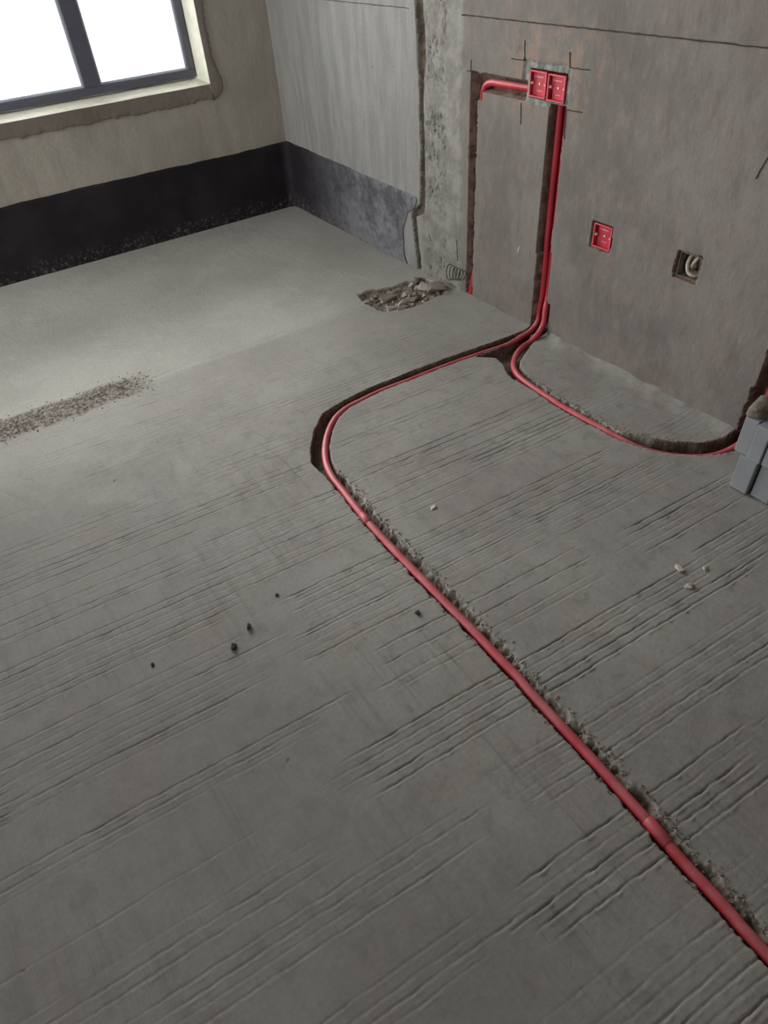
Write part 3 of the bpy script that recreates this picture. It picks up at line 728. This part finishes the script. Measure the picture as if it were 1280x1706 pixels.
# ------------------------------------------------------------------ back boxes
def back_box(name, b, mat, rim, x0=-.001, x1=.050, cover=.010, label=None, group=None, marks=True, knock=None, open_bottom=None, bare=False):
    y0, y1, z0, z1 = b; t = .0026
    root = bpy.data.objects.new(name, None); link(root); root.location = (0, (y0+y1)/2, (z0+z1)/2)
    L = lambda q: (q[0], q[1], q[2]-root.location.y, q[3]-root.location.y, q[4]-root.location.z, q[5]-root.location.z)
    boxes('back_plate', [L((x1-t, x1, y0, y1, z0, z1))], mat, root)
    boxes('side_wall', [L((x0, x1-t, y1-t, y1, z0, z1))], mat, root); boxes('side_wall', [L((x0, x1-t, y0, y0+t, z0, z1))], mat, root)
    boxes('top_wall', [L((x0, x1-t, y0+t, y1-t, z1-t, z1))], mat, root)
    if open_bottom:
        a, c = open_bottom; boxes('bottom_wall', [L(q) for q in [(x0, x1-t, a, y1-t, z0, z0+t), (x0, x1-t, y0+t, c, z0, z0+t), (x0, .006, c, a, z0, z0+t)] if q[3] > q[2]], mat, root)
    else: boxes('bottom_wall', [L((x0, x1-t, y0+t, y1-t, z0, z0+t))], mat, root)
    r = .004
    if not bare: boxes('rim', [L(q) for q in [(x0-.002, x0+.003, y0-.001, y0+r, z0-.001, z1+.001), (x0-.002, x0+.003, y1-r, y1+.001, z0-.001, z1+.001), (x0-.002, x0+.003, y0+r, y1-r, z1-r+.001, z1+.001), (x0-.002, x0+.003, y0+r, y1-r, z0-.001, z0+r-.001)]], rim, root, bevel=.0006)
    zc = (z0+z1)/2
    for yy in (() if bare else (y0+.0072, y1-.0072)):
        bm = bmesh.new(); bmesh.ops.create_cone(bm, cap_ends=True, segments=12, radius1=.0042, radius2=.0042, depth=.004, matrix=Matrix.Translation((x0+.006, yy-root.location.y, .001))@Matrix.Rotation(math.pi/2, 4, 'Y'))
        bmesh.ops.create_cone(bm, cap_ends=True, segments=10, radius1=.0022, radius2=.0022, depth=.002, matrix=Matrix.Translation((x0+.001, yy-root.location.y, .001))@Matrix.Rotation(math.pi/2, 4, 'Y'))
        bm_obj('screw_lug', bm, M['lug'], root)
    if marks:   # protective cover plate with lettering too small to read and a centre screw
        xc = x0+cover; boxes('cover_plate', [L((xc, xc+.002, y0+t, y1-t if not open_bottom else y1-.013, z0+t, z1-t))]+([L((xc, xc+.002, y1-.013, y1-t, z0+.03, z1-t))] if open_bottom else []), mat, root)
        x1 = xc+t
        ym = (y0+y1)/2-root.location.y
        mk = []
        for k in range(6): mk.append((x1-t-.0012, x1-t, ym-.012+k*.0052-.0018, ym-.012+k*.0052+.0018, .017, .0215))
        mk.append((x1-t-.0012, x1-t, ym+.020, ym+.0245, .0165, .022))
        for k in range(4): mk.append((x1-t-.0012, x1-t, ym-.010+k*.006-.002, ym-.010+k*.006+.002, -.021, -.018))
        boxes('moulded_lettering', mk, M['letter'], root)['kind'] = 'stuff'
        bm = bmesh.new(); bmesh.ops.create_cone(bm, cap_ends=True, segments=12, radius1=.0035, radius2=.003, depth=.002, matrix=Matrix.Translation((x1-t-.0008, ym, 0))@Matrix.Rotation(math.pi/2, 4, 'Y'))
        bm_obj('screw_boss', bm, M['lug'], root)
    if label: tag(root, label, 'electrical box', group)
    return root
back_box('electrical_back_box', BOXES[0], M['redbox'], M['redboxdark'], label='left red back box of the joined pair, fed by the conduit from its left', group='red electrical boxes')
back_box('electrical_back_box', BOXES[1], M['redbox'], M['redboxdark'], label='right red back box of the joined pair, with two conduits entering from below', group='red electrical boxes', open_bottom=(-2.004, -2.0605))
back_box('electrical_back_box', SB, M['redbox'], M['redboxdark'], x0=.004, x1=.052, cover=.013, label='single red back box sunk in the bare wall right of the chase', group='red electrical boxes')
ob = back_box('old_back_box', OB, M['oldbox'], M['oldbox'], x0=.010, x1=.054, bare=True, label='old grey box hole in the wall holding looped beige cables', marks=False)
bc = Vector((0, (OB[0]+OB[1])/2, (OB[2]+OB[3])/2))
c1 = tube('cable', catmull([(.044, .012, .028), (.030, .014, .020), (.020, .012, .002), (.016, .002, -.018), (.018, -.014, -.025), (.030, -.024, -.026), (.043, -.024, -.022)], .004), .0058, M['cable'], None, seg=10)
c1.location = bc; tag(c1, 'thick beige cable looped low inside the old box hole', 'cable', 'cables in the old box')
c2 = tube('cable', catmull([(.044, -.014, .028), (.030, -.012, .024), (.024, -.004, .006), (.030, .002, -.010), (.044, .002, -.020)], .004), .0052, M['cable'], None, seg=10)
c2.location = bc; tag(c2, 'thinner beige cable bent across the middle of the old box hole', 'cable', 'cables in the old box')

# ------------------------------------------------------------------ cement bricks by the right wall
def brick(x0, x1, y0, y1, z0, z1, label, rot=(0, 0, 0), mat='brick'):
    bm = bmesh.new(); box_bm(bm, -(x1-x0)/2, (x1-x0)/2, -(y1-y0)/2, (y1-y0)/2, 0, z1-z0, bevel=.003)
    o = bm_obj('cement_brick', bm, M[mat]); o.location = ((x0+x1)/2, (y0+y1)/2, z0); o.rotation_euler = rot
    return tag(o, label, 'brick', 'grey bricks stacked by the wall')
brick(-.232, -.012, -3.138, -3.085, .004, .117, 'lower grey cement brick on edge at the left foot of the small stack')
brick(-.222, -.012, -3.200, -3.146, .004, .116, 'lower grey cement brick on edge, right of the dark gap in the stack')
brick(-.228, -.012, -3.100, -3.060, .118, .231, 'upper grey cement brick nearest the conduit, capped with mortar', (0, .0, .012))
brick(-.236, -.012, -3.143, -3.102, .118, .229, 'middle grey cement brick of the upper course')
brick(-.232, -.012, -3.200, -3.146, .118, .231, 'upper grey cement brick at the right end of the stack')
def lump(name, loc, size, seed, mat, label=None, cat=None, group=None, sub=2, rough=.25, base=None):
    bm = bmesh.new(); bmesh.ops.create_icosphere(bm, subdivisions=sub, radius=1)
    r = random.Random(seed); off = [r.uniform(0, 50) for _ in range(3)]
    for v in bm.verts:
        c = v.co; n = math.sin(c.x*3.1+off[0])*math.sin(c.y*2.7+off[1])+math.sin(c.z*3.7+off[2])*math.cos(c.x*2.3+off[1])
        f = 1+rough*n*.5+r.uniform(-rough, rough)*.3
        v.co = Vector((c.x*size[0]*f, c.y*size[1]*f, c.z*size[2]*f))
    o = bm_obj(name, bm, M[mat], smooth=sub > 2); o.location = loc
    if label: tag(o, label, cat, group)
    return o
lump('mortar_lump', (-.165, -3.072, .240), (.062, .034, .017), 4, 'joint', 'rounded lump of grey mortar on top of the brick nearest the conduit', 'mortar', 'mortar on the bricks', 3, .3)
lump('mortar_lump', (-.130, -3.150, .250), (.050, .036, .026), 9, 'rubble', 'rough pinkish lump of mortar on the upper middle bricks', 'mortar', 'mortar on the bricks', 3, .18)

# ------------------------------------------------------------------ rubble by the hacked joint
def floor_z(x, y): 
    return float(H[min(len(FX)-1, np.searchsorted(FX, x)), min(len(FY)-1, np.searchsorted(FY, y))])
def chunk_mesh(seed, size, flat=1):
    r = random.Random(seed); bm = bmesh.new()
    for _ in range(14):
        v = Vector((r.uniform(-1, 1), r.uniform(-1, 1), r.uniform(-1, 1)))
        v = v/max(abs(v.x), abs(v.y), abs(v.z))*r.uniform(.75, 1)
        bm.verts.new((v.x*size[0], v.y*size[1], v.z*size[2]))
    res = bmesh.ops.convex_hull(bm, input=bm.verts)
    bmesh.ops.delete(bm, geom=[g for g in res['geom_interior'] if isinstance(g, bmesh.types.BMVert)], context='VERTS')
    return bm
def chunk(name, px, size, rotz, seed, mat, label, group, tilt=(0, 0), lift=0, cat='rubble'):
    bm = chunk_mesh(seed, size); o = bm_obj(name, bm, M[mat])
    R_ = Matrix.Rotation(rotz, 3, 'Z')@Matrix.Rotation(tilt[0], 3, 'X')@Matrix.Rotation(tilt[1], 3, 'Y')
    lo = min((R_@v.co).z for v in o.data.vertices)
    q = hit(px, 2, .0) if len(px) == 2 else px
    o.rotation_euler = R_.to_euler(); o.location = (q[0], q[1], floor_z(q[0], q[1])-lo-.001+lift)
    return tag(o, label, cat, group)
G = 'broken mortar in the rubble patch'
big = [((671, 504), (.038, .020, .012), .35, 'rubble_pale', 'flat pale chunk of broken mortar lying at the front of the rubble patch', (.25, .1)),
       ((690, 494), (.042, .026, .010), .2, 'rubble', 'broad tilted slab of mortar just behind the pale front chunk', (-.25, .2)),
       ((671, 513), (.030, .016, .011), .25, 'rubble', 'front-most brownish chunk on the near edge of the rubble patch', (0, .1)),
       ((651, 512), (.022, .017, .012), .1, 'rubble_pale', 'whitish broken lump at the near left of the rubble patch', (.2, 0)),
       ((727, 483), (.052, .042, .026), -.5, 'rubble', 'large rounded mortar lump at the wall end of the rubble patch', (0, 0)),
       ((706, 478), (.020, .030, .020), .4, 'rubble_pale', 'upright whitish plaster piece beside the large lump near the wall', (.2, .3)),
       ((646, 493), (.044, .026, .010), .1, 'rubble', 'wide flat mortar slab in the middle of the rubble patch', (.12, -.08)),
       ((608, 502), (.026, .016, .010), .3, 'rubble_pale', 'pale splinter at the left tip of the rubble patch', (0, .1)),
       ((697, 466), (.022, .014, .014), .2, 'rubble', 'small chunk wedged at the foot of the hacked joint', (.1, .2))]
for i, (px, s, rz, mt, lb, tl) in enumerate(big): chunk('rubble_chunk', px, s, rz, 100+i, mt, lb, G, tl)
rs = random.Random(21)
bx0 = min(p[0] for p in brokenP); bx1 = max(p[0] for p in brokenP); by0 = min(p[1] for p in brokenP); by1 = max(p[1] for p in brokenP)
def in_broken(x, y): return float(poly_sd(np.array([x]), np.array([y]), brokenP)[0])
small = [chunk_mesh(300+k, (.011, .009, .006)) for k in range(8)]
sm_me = []
for k, bm in enumerate(small):
    me = bpy.data.meshes.new('rubble_bit'); bm.to_mesh(me); bm.free(); me.materials.append(M['rubble'] if k % 3 else M['rubble_pale']); sm_me.append(me)
n = 0
while n < 70:
    x, y = rs.uniform(bx0, bx1), rs.uniform(by0, by1)
    if in_broken(x, y) > -.008: continue
    o = bpy.data.objects.new('rubble_bit', rs.choice(sm_me)); link(o); s = rs.uniform(.55, 1.5)
    o.scale = (s, s, s); o.rotation_euler = (rs.uniform(-.5, .5), rs.uniform(-.5, .5), rs.uniform(0, 6.3)); o.location = (x, y, floor_z(x, y)+.004*s)
    tag(o, 'small broken mortar bit scattered among the larger chunks in the rubble patch', 'rubble', 'small bits in the rubble patch'); n += 1
# dark crumbs lying singly on the screed
for i, (px, s, lb) in enumerate([((413, 1047), .011, 'largest dark dirt crumb on the open screed, upper one of the close pair'), ((390, 1079), .0095, 'dark dirt crumb just below and left of the largest one'),
                                 ((462, 992), .006, 'small dark crumb behind the close pair on the screed'), ((697, 1022), .0075, 'dark crumb lying left of the long floor conduit'),
                                 ((255, 1108), .006, 'small dark crumb nearest the left side of the screed')]):
    chunk('dirt_crumb', px, (s, s*.8, s*.6), i*1.1, 500+i, 'crumb', lb, 'dark crumbs on the open screed', cat='crumb')
for i, (px, s, lb) in enumerate([((721, 846), .009, 'pale mortar crumb on the screed inside the conduit bend'), ((1131, 948), .012, 'pale mortar flake on the screed right of the long conduit'), ((1150, 978), .012, 'pale mortar flake beside a deep rake scratch right of the conduit'), ((1175, 948), .008, 'little pale mortar flake in front of the brick stack')]):
    chunk('mortar_crumb', px, (s*1.3, s*.8, s*.4), i*1.3, 600+i, 'rubble_pale', lb, 'pale crumbs on the screed', cat='crumb')

# loose grit: along the crumbly trench banks and on the strip of the removed partition (uncountable)
def grit_object(name, pts, mat, label, cat):
    V = []; Fc = []
    base = [Vector(v) for v in ((1, 0, 0), (-1, 0, 0), (0, 1, 0), (0, -1, 0), (0, 0, 1), (0, 0, -1))]
    tri = [(0, 2, 4), (2, 1, 4), (1, 3, 4), (3, 0, 4), (2, 0, 5), (1, 2, 5), (3, 1, 5), (0, 3, 5)]
    for (x, y, s) in pts:
        b = len(V); zz = floor_z(x, y)+s*.35; Rm = Matrix.Rotation(rs.uniform(0, 6.3), 3, 'Z')@Matrix.Rotation(rs.uniform(-.6, .6), 3, 'X')
        for v in base:
            q = Rm@Vector((v.x*s*rs.uniform(.7, 1.2), v.y*s*rs.uniform(.7, 1.2), v.z*s*rs.uniform(.5, .9))); V.append((x+q.x, y+q.y, zz+q.z))
        Fc += [(a+b, c+b, d+b) for a, c, d in tri]
    o = mesh_obj(name, V, Fc, mat); o['kind'] = 'stuff'; tag(o, label, cat); return o
pts = []
for i in range(2, nB-1):
    a, b = Bc[i], Bc[i+1]
    if b[1] > -2.35 or b[1] < -4.05: continue
    d = b-a; L = np.linalg.norm(d); nr = np.array([-d[1], d[0]])/L
    for _ in range(int(L*520)):
        t = rs.random(); w = (wlB[i]+wlB[i+1])/2
        off = w + rs.gauss(-.004, .009) if rs.random() < .85 else -(wrB[i]+abs(rs.gauss(.003, .004)))
        q = a+d*t+nr*off
        if abs(off) > R_P+.005: pts.append((q[0], q[1], rs.choice([.0014, .0018, .0022, .0028, .0038])))
grit_object('trench_grit', pts, M['rubble'], 'loose crumbs of broken screed along the long conduit trench', 'grit')
pts = []
for i in range(8, len(Cc)-6):
    a, b = Cc[i], Cc[i+1]; d = b-a; L = np.linalg.norm(d); nr = np.array([-d[1], d[0]])/L
    for _ in range(int(L*420)):
        off = max(R_P+.005, (wlC[i]+wlC[i+1])/2+rs.gauss(0, .010)); q = a+d*rs.random()+nr*off; pts.append((q[0], q[1], rs.choice([.0014, .0018, .0024, .003])))
grit_object('trench_grit', pts, M['rubble'], 'loose crumbs of broken screed along the trench beside the right wall', 'grit')
pts = []
while len(pts) < 1500:
    x, y = rs.uniform(-2.5, -1.38), rs.gauss(-1.365, .045)
    pts.append((x, y, rs.choice([.0012, .0016, .002, .003, .004])))
grit_object('partition_grit', pts, M['rubble'], 'rough brownish strip of mortar grit left of the removed partition', 'grit')
